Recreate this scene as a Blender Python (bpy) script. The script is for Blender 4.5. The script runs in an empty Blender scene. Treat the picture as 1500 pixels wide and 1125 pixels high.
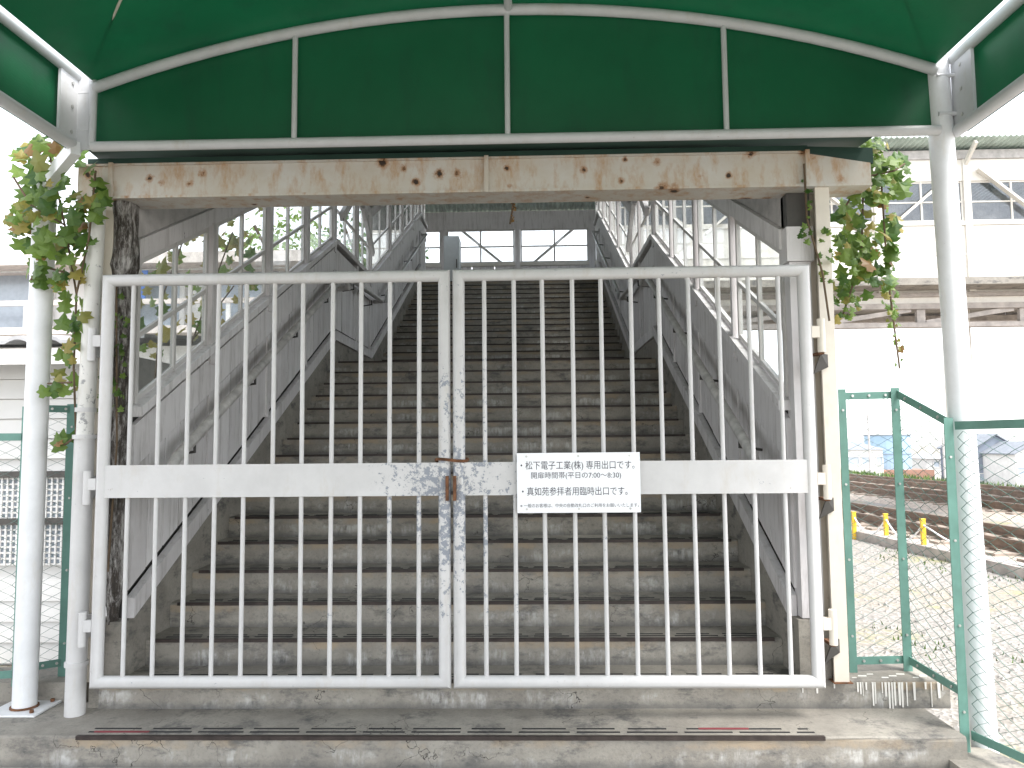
import bpy, math, random
import numpy as np
from mathutils import Vector as V, Matrix
random.seed(7); rnd=random.uniform
sc=bpy.context.scene; col=sc.collection
# ---------------------------------------------------------------- camera
F,PIT,YAW,ROL,CX,CH=1114.6,.0764,.0258,-.0091,.4317,1.5948
cd=bpy.data.cameras.new('camera'); cam=bpy.data.objects.new('camera',cd); col.objects.link(cam)
RM=Matrix.Rotation(YAW,3,'Z')@Matrix.Rotation(math.pi/2+PIT,3,'X')@Matrix.Rotation(ROL,3,'Z')
cam.matrix_world=Matrix.Translation((CX,0,CH))@RM.to_4x4()
cd.sensor_width=36; cd.lens=36*F/1500; cd.clip_start=.05; cd.clip_end=2000
sc.camera=cam; sc.render.resolution_x=1024; sc.render.resolution_y=768
def U(x,y,Y=None,X=None,Z=None):          # photo pixel -> point on the plane Y=, X= or Z=
    d=RM@V(((x-750)/F,-(y-562.5)/F,-1))
    t=Y/d.y if Y is not None else ((X-CX)/d.x if X is not None else (Z-CH)/d.z)
    return V((CX,0,CH))+t*d
# ---------------------------------------------------------------- sky, sun, exposure
SE,SA=math.radians(58),math.radians(125)   # bright overcast; sun behind the camera to the right
w=bpy.data.worlds.new('World'); sc.world=w; w.use_nodes=True
wt=w.node_tree; sky=wt.nodes.new('ShaderNodeTexSky'); sky.sky_type='NISHITA'; sky.sun_disc=False
sky.sun_elevation=SE; sky.sun_rotation=SA; sky.air_density=1.0; sky.dust_density=1.0; sky.ozone_density=1.0
hs=wt.nodes.new('ShaderNodeHueSaturation'); hs.inputs['Saturation'].default_value=.2
wt.links.new(sky.outputs[0],hs.inputs['Color']); bg=wt.nodes['Background']
wt.links.new(hs.outputs[0],bg.inputs[0]); bg.inputs[1].default_value=.15
sl=bpy.data.lights.new('sun','SUN'); sl.energy=1.4; sl.angle=math.radians(25); sl.color=(1,.96,.9)
so=bpy.data.objects.new('sun',sl); col.objects.link(so)
sd=V((math.sin(SA)*math.cos(SE),math.cos(SA)*math.cos(SE),math.sin(SE)))
so.rotation_euler=sd.to_track_quat('Z','Y').to_euler(); so.location=(10,-10,30)
vs=sc.view_settings; vs.view_transform='Standard'; vs.look='None'; vs.exposure=2.0; vs.gamma=1
# ---------------------------------------------------------------- materials
class N:
    def __init__(s,name):
        s.m=bpy.data.materials.new(name); s.m.use_nodes=True; s.t=s.m.node_tree; s.b=s.t.nodes['Principled BSDF']; s.out=s.t.nodes['Material Output']
        s.pos=s.n('NewGeometry').outputs['Position']
    def n(s,k): return s.t.nodes.new('ShaderNode'+k)
    def l(s,a,b): s.t.links.new(a,b)
    def noise(s,scale,detail=5,rough=.6,vec=None,stretch=None):
        v=vec or s.pos
        if stretch:
            m=s.n('VectorMath'); m.operation='MULTIPLY'; m.inputs[1].default_value=stretch; s.l(v,m.inputs[0]); v=m.outputs[0]
        t=s.n('TexNoise'); t.inputs['Scale'].default_value=scale; t.inputs['Detail'].default_value=detail; t.inputs['Roughness'].default_value=rough
        s.l(v,t.inputs['Vector']); return t.outputs['Fac']
    def ramp(s,f,a,b):
        r=s.n('MapRange'); r.inputs['From Min'].default_value=a; r.inputs['From Max'].default_value=b; s.l(f,r.inputs['Value']); return r.outputs[0]
    def math(s,op,a,b=None):
        m=s.n('Math'); m.operation=op
        for i,x in enumerate((a,b)):
            if x is None: continue
            if isinstance(x,(int,float)): m.inputs[i].default_value=x
            else: s.l(x,m.inputs[i])
        return m.outputs[0]
    def mix(s,f,a,b):
        m=s.n('Mix'); m.data_type='RGBA'
        if isinstance(f,(int,float)): m.inputs[0].default_value=f
        else: s.l(f,m.inputs[0])
        for i,x in ((6,a),(7,b)):
            if isinstance(x,tuple): m.inputs[i].default_value=(*x,1)
            else: s.l(x,m.inputs[i])
        return m.outputs[2]
    def sep(s,v):
        m=s.n('SeparateXYZ'); s.l(v,m.inputs[0]); return m.outputs
    def col(s,c):
        if isinstance(c,tuple): s.b.inputs['Base Color'].default_value=(*c,1)
        else: s.l(c,s.b.inputs['Base Color'])
        return s
    def bump(s,f,st=.3,d=.01):
        b=s.n('Bump'); b.inputs['Strength'].default_value=st; b.inputs['Distance'].default_value=d; s.l(f,b.inputs['Height']); s.l(b.outputs[0],s.b.inputs['Normal']); return s
    def rough(s,r,metal=0):
        s.b.inputs['Roughness'].default_value=r; s.b.inputs['Metallic'].default_value=metal; return s
M={}
def plain(k,c,r=.6,metal=0,var=.25,scale=9,bump=.0):
    n=N(k); f=n.noise(scale); n.col(n.mix(n.ramp(f,.3,.7),tuple(x*(1-var) for x in c),tuple(min(1,x*(1+var*.5)) for x in c))).rough(r,metal)
    if bump: n.bump(n.noise(scale*8),bump,.006)
    M[k]=n.m; return n
def paint(k,base,under,rust,amt,scale=28,r=.45,near=None):
    """old paint: chips to primer, rust freckles; near=(axis,centre,half) wears more there"""
    n=N(k); f=n.noise(scale,8,.75); lim=amt
    g=n.math('ADD',f,n.math('MULTIPLY',n.math('SUBTRACT',n.noise(2.2,2),.5),.35))
    if near:
        p=n.sep(n.pos); a=n.math('ABSOLUTE',n.math('SUBTRACT',p[0],near[0])); q=n.ramp(a,near[1],0.02)
        b=n.ramp(n.math('ABSOLUTE',n.math('SUBTRACT',p[2],1.36)),.85,.15)
        g=n.math('ADD',g,n.math('MULTIPLY',n.math('MULTIPLY',q,b),.20))
    chip=n.ramp(g,lim,lim+.015)
    dirt=n.ramp(n.noise(5,6,.7),.35,.8)
    c=n.mix(dirt,base,tuple(x*.84 for x in base)); c=n.mix(n.math('MULTIPLY',n.ramp(n.noise(9,6,.75,stretch=(1,1,.3)),.55,.75),.45),c,(base[0]*.78,base[1]*.70,base[2]*.58))
    c=n.mix(chip,c,under)
    fr=n.ramp(n.noise(40,3,.6),.72,.76); c=n.mix(n.math('MULTIPLY',fr,n.ramp(n.noise(3,2),.5,.6)),c,rust)
    n.col(c).rough(r).bump(n.math('SUBTRACT',1.0,chip),.35,.002); M[k]=n.m
paint('gate_paint',(.60,.592,.59),(.25,.27,.31),(.18,.085,.035),.672,near=(.0,.62))
paint('pole_paint',(.78,.79,.81),(.5,.5,.5),(.3,.2,.12),.86)
paint('drain_paint',(.70,.69,.66),(.30,.30,.30),(.2,.1,.05),.60,scale=16)
paint('frame_paint',(.62,.63,.65),(.4,.4,.4),(.25,.2,.15),.86)
paint('column_paint',(.72,.66,.57),(.45,.38,.3),(.3,.15,.07),.80)
paint('window_paint',(.62,.60,.585),(.2,.18,.16),(.12,.1,.08),.76,scale=20,r=.6)
paint('bridge_paint',(.74,.71,.65),(.5,.45,.4),(.4,.3,.2),.85)
n=N('wood_paint'); oi=n.n('ObjectInfo').outputs['Random']
c=n.mix(oi,(.68,.655,.66),(.80,.775,.78)); sk=n.noise(16,7,.75,stretch=(1,1,.10)); c=n.mix(n.math('MULTIPLY',n.ramp(sk,.50,.72),.65),c,(.27,.245,.225))
lg=n.noise(1.6,5,.7); c=n.mix(n.math('MULTIPLY',n.ramp(lg,.50,.75),.35),c,(.40,.36,.34))
chp=n.math('ADD',n.noise(20,8,.78,stretch=(1,1,.45)),n.math('MULTIPLY',n.math('SUBTRACT',n.noise(2.0,2),.5),.4)); cf=n.ramp(chp,.69,.705); c=n.mix(cf,c,(.13,.11,.095))
n.col(c).rough(.7).bump(n.math('ADD',n.math('SUBTRACT',1.0,cf),n.noise(60,4,.7,stretch=(1,1,.08))),.4,.004); M['wood_paint']=n.m
# rusty beam
n=N('beam_paint'); f=n.noise(2.6,6,.7); c=n.mix(n.ramp(f,.35,.7),(.60,.58,.545),(.54,.475,.39))
st=n.noise(14,6,.7,stretch=(1,1,.35)); c=n.mix(n.math('MULTIPLY',n.ramp(st,.48,.70),.8),c,(.44,.24,.10))
v=n.n('TexVoronoi'); v.inputs['Scale'].default_value=7.5; v.inputs['Randomness'].default_value=1; n.l(n.pos,v.inputs['Vector'])
ds=n.math('ADD',n.math('MULTIPLY',v.outputs['Distance'],n.ramp(n.noise(2.9,2),.15,.62)),n.math('MULTIPLY',n.math('SUBTRACT',n.noise(34,6,.75),.42),.30))
c=n.mix(n.ramp(ds,.19,.08),c,(.36,.16,.05)); c=n.mix(n.ramp(ds,.115,.07),c,(.035,.022,.016))
n.col(c).rough(.6).bump(ds,.3,.004); M['beam_paint']=n.m
# rotten timber
n=N('rotten_wood'); f=n.noise(9,9,.8,stretch=(3,3,.5)); c=n.mix(n.ramp(f,.47,.60),(.05,.042,.036),(.50,.48,.46)); c=n.mix(n.ramp(n.noise(30,5,.7,stretch=(3,3,.25)),.5,.7),c,(.10,.08,.065))
n.col(c).rough(.9).bump(f,1,.02); M['rotten_wood']=n.m
# concrete; object space z below 0 = riser
def concrete(k,step):
    n=N(k); f=n.noise(3.0,8,.7); c=n.mix(n.ramp(f,.3,.7),(.205,.188,.165),(.37,.345,.30))
    sp=n.noise(60,4,.7); c=n.mix(n.math('MULTIPLY',n.ramp(sp,.5,.75),.5),c,(.13,.125,.12))
    dk=n.noise(4.2,7,.75,stretch=(1,1,2.2)); c=n.mix(n.math('MULTIPLY',n.ramp(dk,.52,.66),.8),c,(.075,.075,.078))
    if step:
        tc=n.n('TexCoord').outputs['Object']; z=n.sep(tc)[2]
        wob=n.math('ADD',z,n.math('MULTIPLY',n.math('SUBTRACT',n.noise(11,5,.7),.5),.07))
        band=n.math('MULTIPLY',n.ramp(wob,-.062,-.045),n.ramp(z,-.008,-.016)); c=n.mix(n.math('MULTIPLY',band,n.math('MULTIPLY',n.ramp(n.noise(1.9,5,.7),.46,.62),.75)),c,(.37,.29,.20))
        low=n.math('MULTIPLY',n.ramp(wob,-.055,-.075),n.ramp(n.noise(2.7,5,.7),.5,.62)); c=n.mix(n.math('MULTIPLY',low,n.ramp(n.noise(26,5,.7,stretch=(1,1,.25)),.4,.6)),c,(.50,.49,.47))
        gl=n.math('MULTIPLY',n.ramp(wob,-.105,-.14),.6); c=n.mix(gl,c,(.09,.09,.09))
        wave=n.n('TexVoronoi'); wave.feature='DISTANCE_TO_EDGE'; wave.inputs['Scale'].default_value=1.7; nz=n.n('TexNoise'); nz.inputs['Scale'].default_value=7; nz.inputs['Detail'].default_value=6; n.l(n.pos,nz.inputs['Vector']); va=n.n('VectorMath'); va.operation='MULTIPLY_ADD'; va.inputs[1].default_value=(.35,.35,.35); n.l(nz.outputs['Color'],va.inputs[0]); n.l(n.pos,va.inputs[2]); n.l(va.outputs[0],wave.inputs['Vector'])
        c=n.mix(n.math('MULTIPLY',n.ramp(wave.outputs['Distance'],.005,.001),n.ramp(n.noise(1.7,2),.52,.58)),c,(.05,.045,.04))
    n.col(c).rough(.88).bump(n.math('ADD',n.noise(90,5,.7),n.math('MULTIPLY',f,2)),.35,.006); M[k]=n.m
concrete('step_concrete',True); concrete('concrete',False)
n=plain('nosing_metal',(.055,.042,.038),.5,.3,.5,14); plain('groove',(.02,.02,.022),.9)
plain('red_rubber',(.22,.04,.05),.8)
# gravel yard
n=N('gravel'); vo=n.n('TexVoronoi'); vo.inputs['Scale'].default_value=26; n.l(n.pos,vo.inputs['Vector'])
c=n.mix(vo.outputs['Color'],(.21,.195,.18),(.37,.35,.325)); g=n.noise(.55,6,.7)
c=n.mix(n.math('MULTIPLY',n.ramp(g,.46,.62),.55),c,(.30,.255,.185)); c=n.mix(n.math('MULTIPLY',n.ramp(n.noise(1.1,6,.75),.56,.66),.7),c,(.27,.28,.12))
n.col(c).rough(.95).bump(vo.outputs['Distance'],.8,.02); M['gravel']=n.m
plain('ballast',(.50,.43,.37),.95,0,.45,14,.8); plain('rail_steel',(.20,.145,.11),.6,.4,.4,5); plain('sleeper',(.38,.32,.27),.9,0,.4,6)
plain('grass',(.10,.17,.04),.9,0,.5,3); plain('yellow_paint',(.80,.52,.03),.5,0,.12); plain('stone',(.36,.345,.325),.95,0,.4,8)
plain('fence_green',(.13,.275,.23),.5,0,.22,6); plain('wire_green',(.11,.20,.175),.5,0,.3,20)
plain('bolt_steel',(.62,.62,.6),.35,.7); plain('rust',(.17,.075,.035),.9,0,.6,30,.4); plain('dark_steel',(.08,.075,.07),.6,.3)
plain('stainless',(.62,.62,.62),.28,.9,.1); plain('handrail_paint',(.55,.53,.51),.4,0,.35,12)
plain('backing',(.06,.055,.05),.95); plain('soffit',(.48,.46,.45),.8); plain('roof_sheet',(.50,.60,.55),.6,.0,.3,3)
plain('dark_green_sheet',(.02,.06,.045),.6,0,.3,3); plain('cabinet',(.56,.60,.62),.5,0,.08); plain('blue_plastic',(.08,.25,.62),.4,0,.15)
plain('clear_plastic',(.55,.62,.70),.3,0,.1); plain('girder',(.44,.40,.37),.8,0,.35,4); plain('sign_white',(.84,.85,.88),.35,0,.03); plain('ink',(.035,.035,.05),.6,0,.1)
plain('house_white',(.70,.69,.67),.8,0,.12,1.5); plain('house_grey',(.22,.25,.30),.8,0,.12,1); plain('tank_blue',(.33,.47,.60),.6,0,.12,1); plain('roof_grey',(.24,.26,.29),.8,0,.2,2)
plain('brick',(.35,.2,.15),.9); plain('far_glass',(.38,.43,.49),.15,0,.1); plain('siding',(.72,.71,.69),.6,0,.08,3); plain('roof_tile',(.42,.42,.43),.7,0,.2,4)
plain('balcony_beige',(.62,.56,.52),.8); plain('cloth_blue',(.1,.2,.5),.9); plain('cloth_lime',(.5,.6,.1),.9); plain('cloth_dark',(.06,.07,.1),.9)
plain('paint_drip',(.74,.72,.68),.6,0,.06); plain('vine_stem',(.13,.09,.055),.9,0,.4,20); plain('trunk',(.1,.075,.05),.95,0,.4,6)
# vinyl: lets daylight through
n=N('green_vinyl'); c=n.mix(n.ramp(n.noise(1.3,4),.3,.7),(.003,.072,.028),(.004,.10,.039)); c=n.mix(n.math('MULTIPLY',n.ramp(n.noise(5,6,.7,stretch=(1,1,.25)),.52,.72),.45),c,(.008,.048,.026)); n.col(c).rough(.5)
tr=n.n('BsdfTranslucent'); n.l(c,tr.inputs[0]); mx=n.n('MixShader'); mx.inputs[0].default_value=.12; n.l(n.b.outputs[0],mx.inputs[1]); n.l(tr.outputs[0],mx.inputs[2]); n.l(mx.outputs[0],n.out.inputs[0])
n.bump(n.math('ADD',n.noise(2.2,2,.4,stretch=(1,1,.5)),n.math('MULTIPLY',n.noise(260,2,.5,stretch=(1,.1,1)),.03)),.5,.05); M['green_vinyl']=n.m
def leafmat(k,a,b):
    n=N(k); oi=n.n('ObjectInfo').outputs['Random']; f=n.math('ADD',n.math('MULTIPLY',oi,.7),n.math('MULTIPLY',n.noise(22,3),.5))
    c=n.mix(n.ramp(f,.2,.9),a,b); n.col(c).rough(.45)
    tr=n.n('BsdfTranslucent'); n.l(c,tr.inputs[0]); mx=n.n('MixShader'); mx.inputs[0].default_value=.45; n.l(n.b.outputs[0],mx.inputs[1]); n.l(tr.outputs[0],mx.inputs[2]); n.l(mx.outputs[0],n.out.inputs[0]); M[k]=n.m
leafmat('leaf_green',(.045,.115,.022),(.20,.30,.06)); leafmat('leaf_yellow',(.20,.22,.05),(.36,.30,.08)); leafmat('leaf_brown',(.24,.14,.05),(.36,.21,.08))
def glass(k,tint,refl,dirty):
    n=N(k); tp=n.n('BsdfTransparent'); tp.inputs[0].default_value=(*tint,1); gl=n.n('BsdfGlossy'); gl.inputs['Roughness'].default_value=.03
    fr=n.n('LayerWeight'); fr.inputs[0].default_value=.5; mx=n.n('MixShader'); n.l(n.math('MULTIPLY',n.math('ADD',n.math('MULTIPLY',n.math('POWER',fr.outputs['Facing'],5.0),.5),.04),refl),mx.inputs[0]); n.l(tp.outputs[0],mx.inputs[1]); n.l(gl.outputs[0],mx.inputs[2])
    n.col((.6,.6,.58)).rough(.9); m2=n.n('MixShader'); n.l(n.math('MULTIPLY',n.ramp(n.noise(4,6,.7),.35,.75),dirty),m2.inputs[0]); n.l(mx.outputs[0],m2.inputs[1]); n.l(n.b.outputs[0],m2.inputs[2]); n.l(m2.outputs[0],n.out.inputs[0]); M[k]=n.m
glass('glass',(.93,.95,.95),1,.22); glass('bridge_glass',(.74,.78,.84),1.6,.15)
# ---------------------------------------------------------------- mesh helpers
class MB:
    def __init__(s): s.v=[]; s.f=[]
    def add(s,v,f): o=len(s.v); s.v+=[tuple(x) for x in v]; s.f+=[tuple(i+o for i in q) for q in f]; return s
    def hexa(s,p): return s.add(p,[(3,2,1,0),(4,5,6,7),(0,1,5,4),(1,2,6,5),(2,3,7,6),(3,0,4,7)])   # bottom ring 0-3, top ring 4-7
    def box(s,a,b):
        x0,y0,z0=a; x1,y1,z1=b
        return s.hexa([(x0,y0,z0),(x1,y0,z0),(x1,y1,z0),(x0,y1,z0),(x0,y0,z1),(x1,y0,z1),(x1,y1,z1),(x0,y1,z1)])
    def bar(s,p,q,wd,ht,up=(0,0,1)):
        p,q=V(p),V(q); d=(q-p).normalized(); u=V(up); sx=d.cross(u)
        if sx.length<1e-4: sx=d.cross(V((0,1,0)))
        sx.normalize(); uz=sx.cross(d); a=sx*wd/2; b=uz*ht/2
        return s.hexa([p-a-b,p+a-b,q+a-b,q-a-b,p-a+b,p+a+b,q+a+b,q-a+b])
    def tube(s,pts,r,n=10,closed=False):
        pts=[V(p) for p in pts]; m=len(pts)
        ds=[(pts[(i+1)%m]-pts[i]).normalized() for i in range(m if closed else m-1)]
        b0=(ds[-1]+ds[0]).normalized() if closed else ds[0]
        ax=ds[0].orthogonal().normalized(); ay=ds[0].cross(ax); ring=[pts[0]+(ax*math.cos(2*math.pi*k/n)+ay*math.sin(2*math.pi*k/n))*r for k in range(n)]
        def hit(v,d,p,b): return v+d*((p-v).dot(b)/d.dot(b))
        if closed: ring=[hit(v,ds[0],pts[0],b0) for v in ring]
        rings=[ring]
        for i in range(1,m):
            d=ds[i-1]; b=(d+ds[i]).normalized() if (i<m-1 or closed) else d
            rings.append([hit(v,d,pts[i],b) for v in rings[-1]])
        vs=[v for q in rings for v in q]; fs=[]
        for i in range(m if closed else m-1):
            j=(i+1)%m
            for k in range(n): fs.append((i*n+k,i*n+(k+1)%n,j*n+(k+1)%n,j*n+k))
        if not closed: fs+= [tuple(range(n))[::-1],tuple(range((m-1)*n,m*n))]
        return s.add(vs,fs)
    def quadprism(s,q,off):      # quad (4 pts) extruded by vector off
        q=[V(p) for p in q]; o=V(off); return s.hexa(q+[p+o for p in q])
    def build(s,name,mat,parent=None,smooth=False,origin=None):
        me=bpy.data.meshes.new(name); loc=V(origin) if origin is not None else (V((0,0,0)))
        base=wl(parent)+loc if parent else loc
        me.from_pydata([tuple(V(v)-base) for v in s.v],[],s.f); me.update()
        import bmesh
        bm=bmesh.new(); bm.from_mesh(me); bmesh.ops.recalc_face_normals(bm,faces=bm.faces); bm.to_mesh(me); bm.free()
        me.materials.append(M[mat])
        o=bpy.data.objects.new(name,me); col.objects.link(o); o.location=loc
        if parent: o.parent=parent
        if smooth:
            me.polygons.foreach_set('use_smooth',[True]*len(me.polygons)); me.set_sharp_from_angle(angle=math.radians(40))
        return o
def wl(o):
    l=V((0,0,0))
    while o: l+=V(o.location); o=o.parent
    return l
def tag(o,label,cat,group=None,kind=None):
    if label: o['label']=label; o['category']=cat
    if group: o['group']=group
    if kind: o['kind']=kind
    return o
def thing(name,loc,label,cat,group=None):
    o=bpy.data.objects.new(name,None); col.objects.link(o); o.location=loc; o.empty_display_size=.1; return tag(o,label,cat,group)
def struct(o): o['kind']='structure'; return o
def inst(src,name,parent,loc,rot=None,scale=None,mat=None):
    o=bpy.data.objects.new(name,src if isinstance(src,bpy.types.Mesh) else src.data); col.objects.link(o); o.parent=parent; o.location=loc
    if rot: o.rotation_euler=rot
    if scale: o.scale=scale
    return o
# ---------------------------------------------------------------- stair geometry (nosing line)
R,T,Y3=.15,.3025,4.5424
def yn(n): return Y3+T*(n-3)+(2.298-.3025 if n>17 else 0)
Y17,Y18,Y33=yn(17),yn(18),yn(33); YL=Y18-T
def base(Y):
    if Y<Y17: return .45+(Y-Y3)/T*R
    if Y<YL: return 2.55
    if Y<Y33: return 2.55+(Y-YL)/T*R
    return 4.95
W=1.866
# ---------------------------------------------------------------- ground and yard
def zt(X,Y): return -.12 if X<16.5 else max(-4.6,-.12-(X-16.5)*.155)
g=MB(); xs=[-300,-60,-20,-6,-3,0,3,6,12,16.5,20,30,45.4,80,160,600]; ys=[-60,-10,0,5,10,20,40,80,160,320,700]
for y in ys:
    for x in xs: g.v.append((x,y,zt(x,y)))
nx=len(xs)
for j in range(len(ys)-1):
    for i in range(nx-1): g.f.append((j*nx+i,j*nx+i+1,(j+1)*nx+i+1,(j+1)*nx+i))
struct(g.build('ground','gravel'))
struct(MB().box((-6,-6,-.3),(2.50,3.99,0)).build('pavement','concrete'))
st=MB(); mesh_n=3500
for i in range(mesh_n):
    x=rnd(2.9,7.2); y=rnd(3.2,15); s=rnd(.012,.035); a=rnd(0,6.3); z=-.12
    p=[(x+s*math.cos(a+k*1.57)*rnd(.7,1.2),y+s*math.sin(a+k*1.57)*rnd(.7,1.2),z) for k in range(4)]
    st.add(p+[(x+rnd(-.3,.3)*s,y+rnd(-.3,.3)*s,z+s*rnd(.5,.9))],[(0,1,4),(1,2,4),(2,3,4),(3,0,4)])
tag(st.build('gravel','stone'),'loose pale gravel stones scattered over the railway yard','gravel',kind='stuff')
gr=MB()
for i in range(9000):
    if i<6500: Y=rnd(15,75); x=16.6-.06*Y+rnd(.3,3.6)+.03*Y; h=rnd(.1,.32)
    else: x=rnd(3.5,6.6); Y=rnd(6,15); h=rnd(.02,.05)
    if i>=6500 and math.sin(x*2.1+1)+math.sin(Y*1.3)<.6: continue
    a=rnd(0,3.14); wv=.006+h*.08; z=zt(x,Y); dx,dy=math.cos(a)*wv,math.sin(a)*wv
    gr.add([(x-dx,Y-dy,z),(x+dx,Y+dy,z),(x+rnd(-.5,.5)*h,Y+rnd(-.5,.5)*h,z+h)],[(0,1,2)])
tag(gr.build('grass','grass'),'green grass strip growing along the far side of the tracks','grass',kind='stuff')
# ballast and tracks, running a little to the left of the stair axis
def tx(X0,Y): return X0-.10*(Y-12)
for k,(X0,lab) in enumerate(((7.65,'railway track closest to the chain link fence and yellow posts'),(12.0,'railway track in the middle of the yard with rusty rails'),(15.0,'railway track beside the green grass strip'))):
    tr=thing('railway_track',(tx(X0,20),20,-.12),lab,'track','railway tracks')
    b=MB(); b.hexa([(tx(X0,2)-1.5,2,-.13),(tx(X0,2)+1.5,2,-.13),(tx(X0,80)+1.5,80,-.13),(tx(X0,80)-1.5,80,-.13),(tx(X0,2)-1.1,2,-.03),(tx(X0,2)+1.1,2,-.03),(tx(X0,80)+1.1,80,-.03),(tx(X0,80)-1.1,80,-.03)]); b.build('ballast_bed','ballast',tr)
    for s in(-.57,.57):
        m=MB(); p,q=V((tx(X0,2)+s,2,.02)),V((tx(X0,80)+s,80,.02))
        m.bar(p,q,.12,.03); m.bar(p+V((0,0,.06)),q+V((0,0,.06)),.025,.10); m.bar(p+V((0,0,.125)),q+V((0,0,.125)),.065,.04); m.build('rail','rail_steel',tr)
    me=None
    for i in range(44):
        Y=8.5+i*.62+k*2
        if me is None: me=MB().box((-1,-.11,-.07),(1,.11,.035)).build('sleeper','sleeper'); me.parent=tr; me.location=V((tx(X0,Y),Y,-.03))-V(tr.location); me.rotation_euler=(0,0,.1)
        else: inst(me,'sleeper',tr,V((tx(X0,Y),Y,-.03))-V(tr.location),(0,0,.1))
tr=MB()
tag(MB().hexa([(tx(6.1,6),6,-.13),(tx(6.4,6),6,-.13),(tx(6.4,40),40,-.13),(tx(6.1,40),40,-.13),(tx(6.1,6),6,.02),(tx(6.4,6),6,.02),(tx(6.4,40),40,.02),(tx(6.1,40),40,.02)]).build('cable_trough','girder'),'dark low cable trough running along the first track','trough')
ylab=['yellow marker post farthest along the track from the green fence','yellow marker post between the two others of its row','yellow marker post nearest the green fence in its row']
yp=[]
for i,(x,yb,yt) in enumerate(((1252,790,752),(1299,797,755),(1354,812,763))):
    p=U(x,yb,Z=-.12); h=(yb-yt)*p.y/F; yp.append(p+V((0,0,h*.85)))
    t=thing('marker_post',p,ylab[i],'post','yellow posts along the track')
    MB().box(p+V((-.03,-.025,0)),p+V((.03,.025,h))).build('post','yellow_paint',t); MB().box(p+V((-.034,-.029,h)),p+V((.034,.029,h+.015))).build('cap','yellow_paint',t)
rp=[]
for a,b in((0,1),(1,2)):
    for k in range(9): u=k/8; q=yp[a].lerp(yp[b],u); rp.append(q-V((0,0,.28*math.sin(math.pi*u))))
for k in range(1,9): u=k/8; q=yp[2].lerp(yp[2]+V((.3,-3.2,0)),u); rp.append(q-V((0,0,.3*math.sin(math.pi*u))))
tag(MB().tube([p for i,p in enumerate(rp) if i!=9],.014,6).build('rope','sign_white'),'sagging white rope strung between the yellow marker posts','rope')
# ---------------------------------------------------------------- far houses and tank
def win(parent,c,wd,ht,ax=(1,0,0),fm='house_white'):
    c=V(c); a=V(ax)*wd/2; z=V((0,0,ht/2)); nrm=V(ax).cross(V((0,0,1)))*.06
    f=MB()
    for s in(-1,1): f.bar(c-a*1.0+z*s+nrm,c+a*1.0+z*s+nrm,.1,.1); f.bar(c+a*s-z+nrm,c+a*s+z+nrm,.1,.1,(1,0,0))
    o=f.build('window',fm,parent); MB().quadprism([c-a-z,c+a-z,c+a+z,c-a+z],nrm*.4).build('pane','far_glass',o)
def house(pxl,pxr,ye,yr,Y,dep,zb,wm,rm,lab,gable_front,wins):
    a=U(pxl,ye,Y=Y); b=U(pxr,ye,Y=Y); zr=U((pxl+pxr)/2,yr,Y=Y).z; ze=a.z
    h=thing('house',((a.x+b.x)/2,Y+dep/2,zb),lab,'house','houses beyond the railway')
    m=MB(); m.box((a.x,Y,zb),(b.x,Y+dep,ze)); e=.35
    if gable_front: mx=(a.x+b.x)/2; m.add([(a.x,Y,ze),(b.x,Y,ze),(mx,Y,zr-.1),(a.x,Y+dep,ze),(b.x,Y+dep,ze),(mx,Y+dep,zr-.1)],[(0,1,2),(5,4,3),(0,2,5,3),(1,4,5,2)])
    m.build('wall',wm,h); r=MB()
    if gable_front:
        for s in(-1,1):
            xe=mx+s*((b.x-a.x)/2+e); z0=ze-e*(zr-ze)/((b.x-a.x)/2)
            r.hexa([(mx,Y-e,zr-.02),(xe,Y-e,z0),(xe,Y+dep+e,z0),(mx,Y+dep+e,zr-.02),(mx,Y-e,zr+.16),(xe,Y-e,z0+.16),(xe,Y+dep+e,z0+.16),(mx,Y+dep+e,zr+.16)])
    else:
        i=(b.x-a.x)*.28; r.add([(a.x-e,Y-e,ze),(b.x+e,Y-e,ze),(b.x+e,Y+dep+e,ze),(a.x-e,Y+dep+e,ze),(a.x+i,Y+dep/2,zr),(b.x-i,Y+dep/2,zr)],[(0,1,5,4),(1,2,5),(2,3,4,5),(3,0,4),(3,2,1,0)])
    r.build('roof',rm,h)
    for x,y,wd,ht in wins: p=U(x,y,Y=Y); win(h,p,wd,ht)
house(1225,1293,659,647,105,8,-4.7,'house_white','roof_grey','white two-storey house with grey hipped roof beside the blue tank',False,[(1249,675,1.7,1.1),(1291-3,675,.9,1.1),(1268,675,1.2,1.1)])
house(1429,1488,656,637,105,9,-4.7,'house_grey','roof_grey','blue-grey gabled house with one small white-framed window',True,[(1472,680,1.1,1.3),(1442,699,1.4,1.0),(1473,701,1.2,.8)])
house(1487,1545,664,648,98,8,-4.6,'house_white','roof_grey','pale house at the side of the blue-grey gabled house',True,[(1497,690,1.2,1.0)])
house(1357,1384,672,664,120,7,-4.7,'house_white','roof_tile','small white house with a low roof between tank and blue-grey house',False,[(1372,680,1.0,.9),(1380,680,.8,.9)])
a=U(1282,640,Y=112); b=U(1346,640,Y=112); cx0=(a.x+b.x)/2; rr=(b.x-a.x)/2; zb=U(1310,688,Y=112).z
t=thing('storage_tank',(cx0,112+rr,zb),'large pale blue round storage tank behind the railway','tank')
m=MB(); n_=40
def cyl(m,c,r,z0,z1,n=40):
    vs=[(c[0]+r*math.cos(2*math.pi*k/n),c[1]+r*math.sin(2*math.pi*k/n),z) for z in(z0,z1) for k in range(n)]
    return m.add(vs,[(k,(k+1)%n,n+(k+1)%n,n+k) for k in range(n)]+[tuple(range(n))[::-1],tuple(range(n,2*n))])
zt_=U(1310,638,Y=112).z
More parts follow.
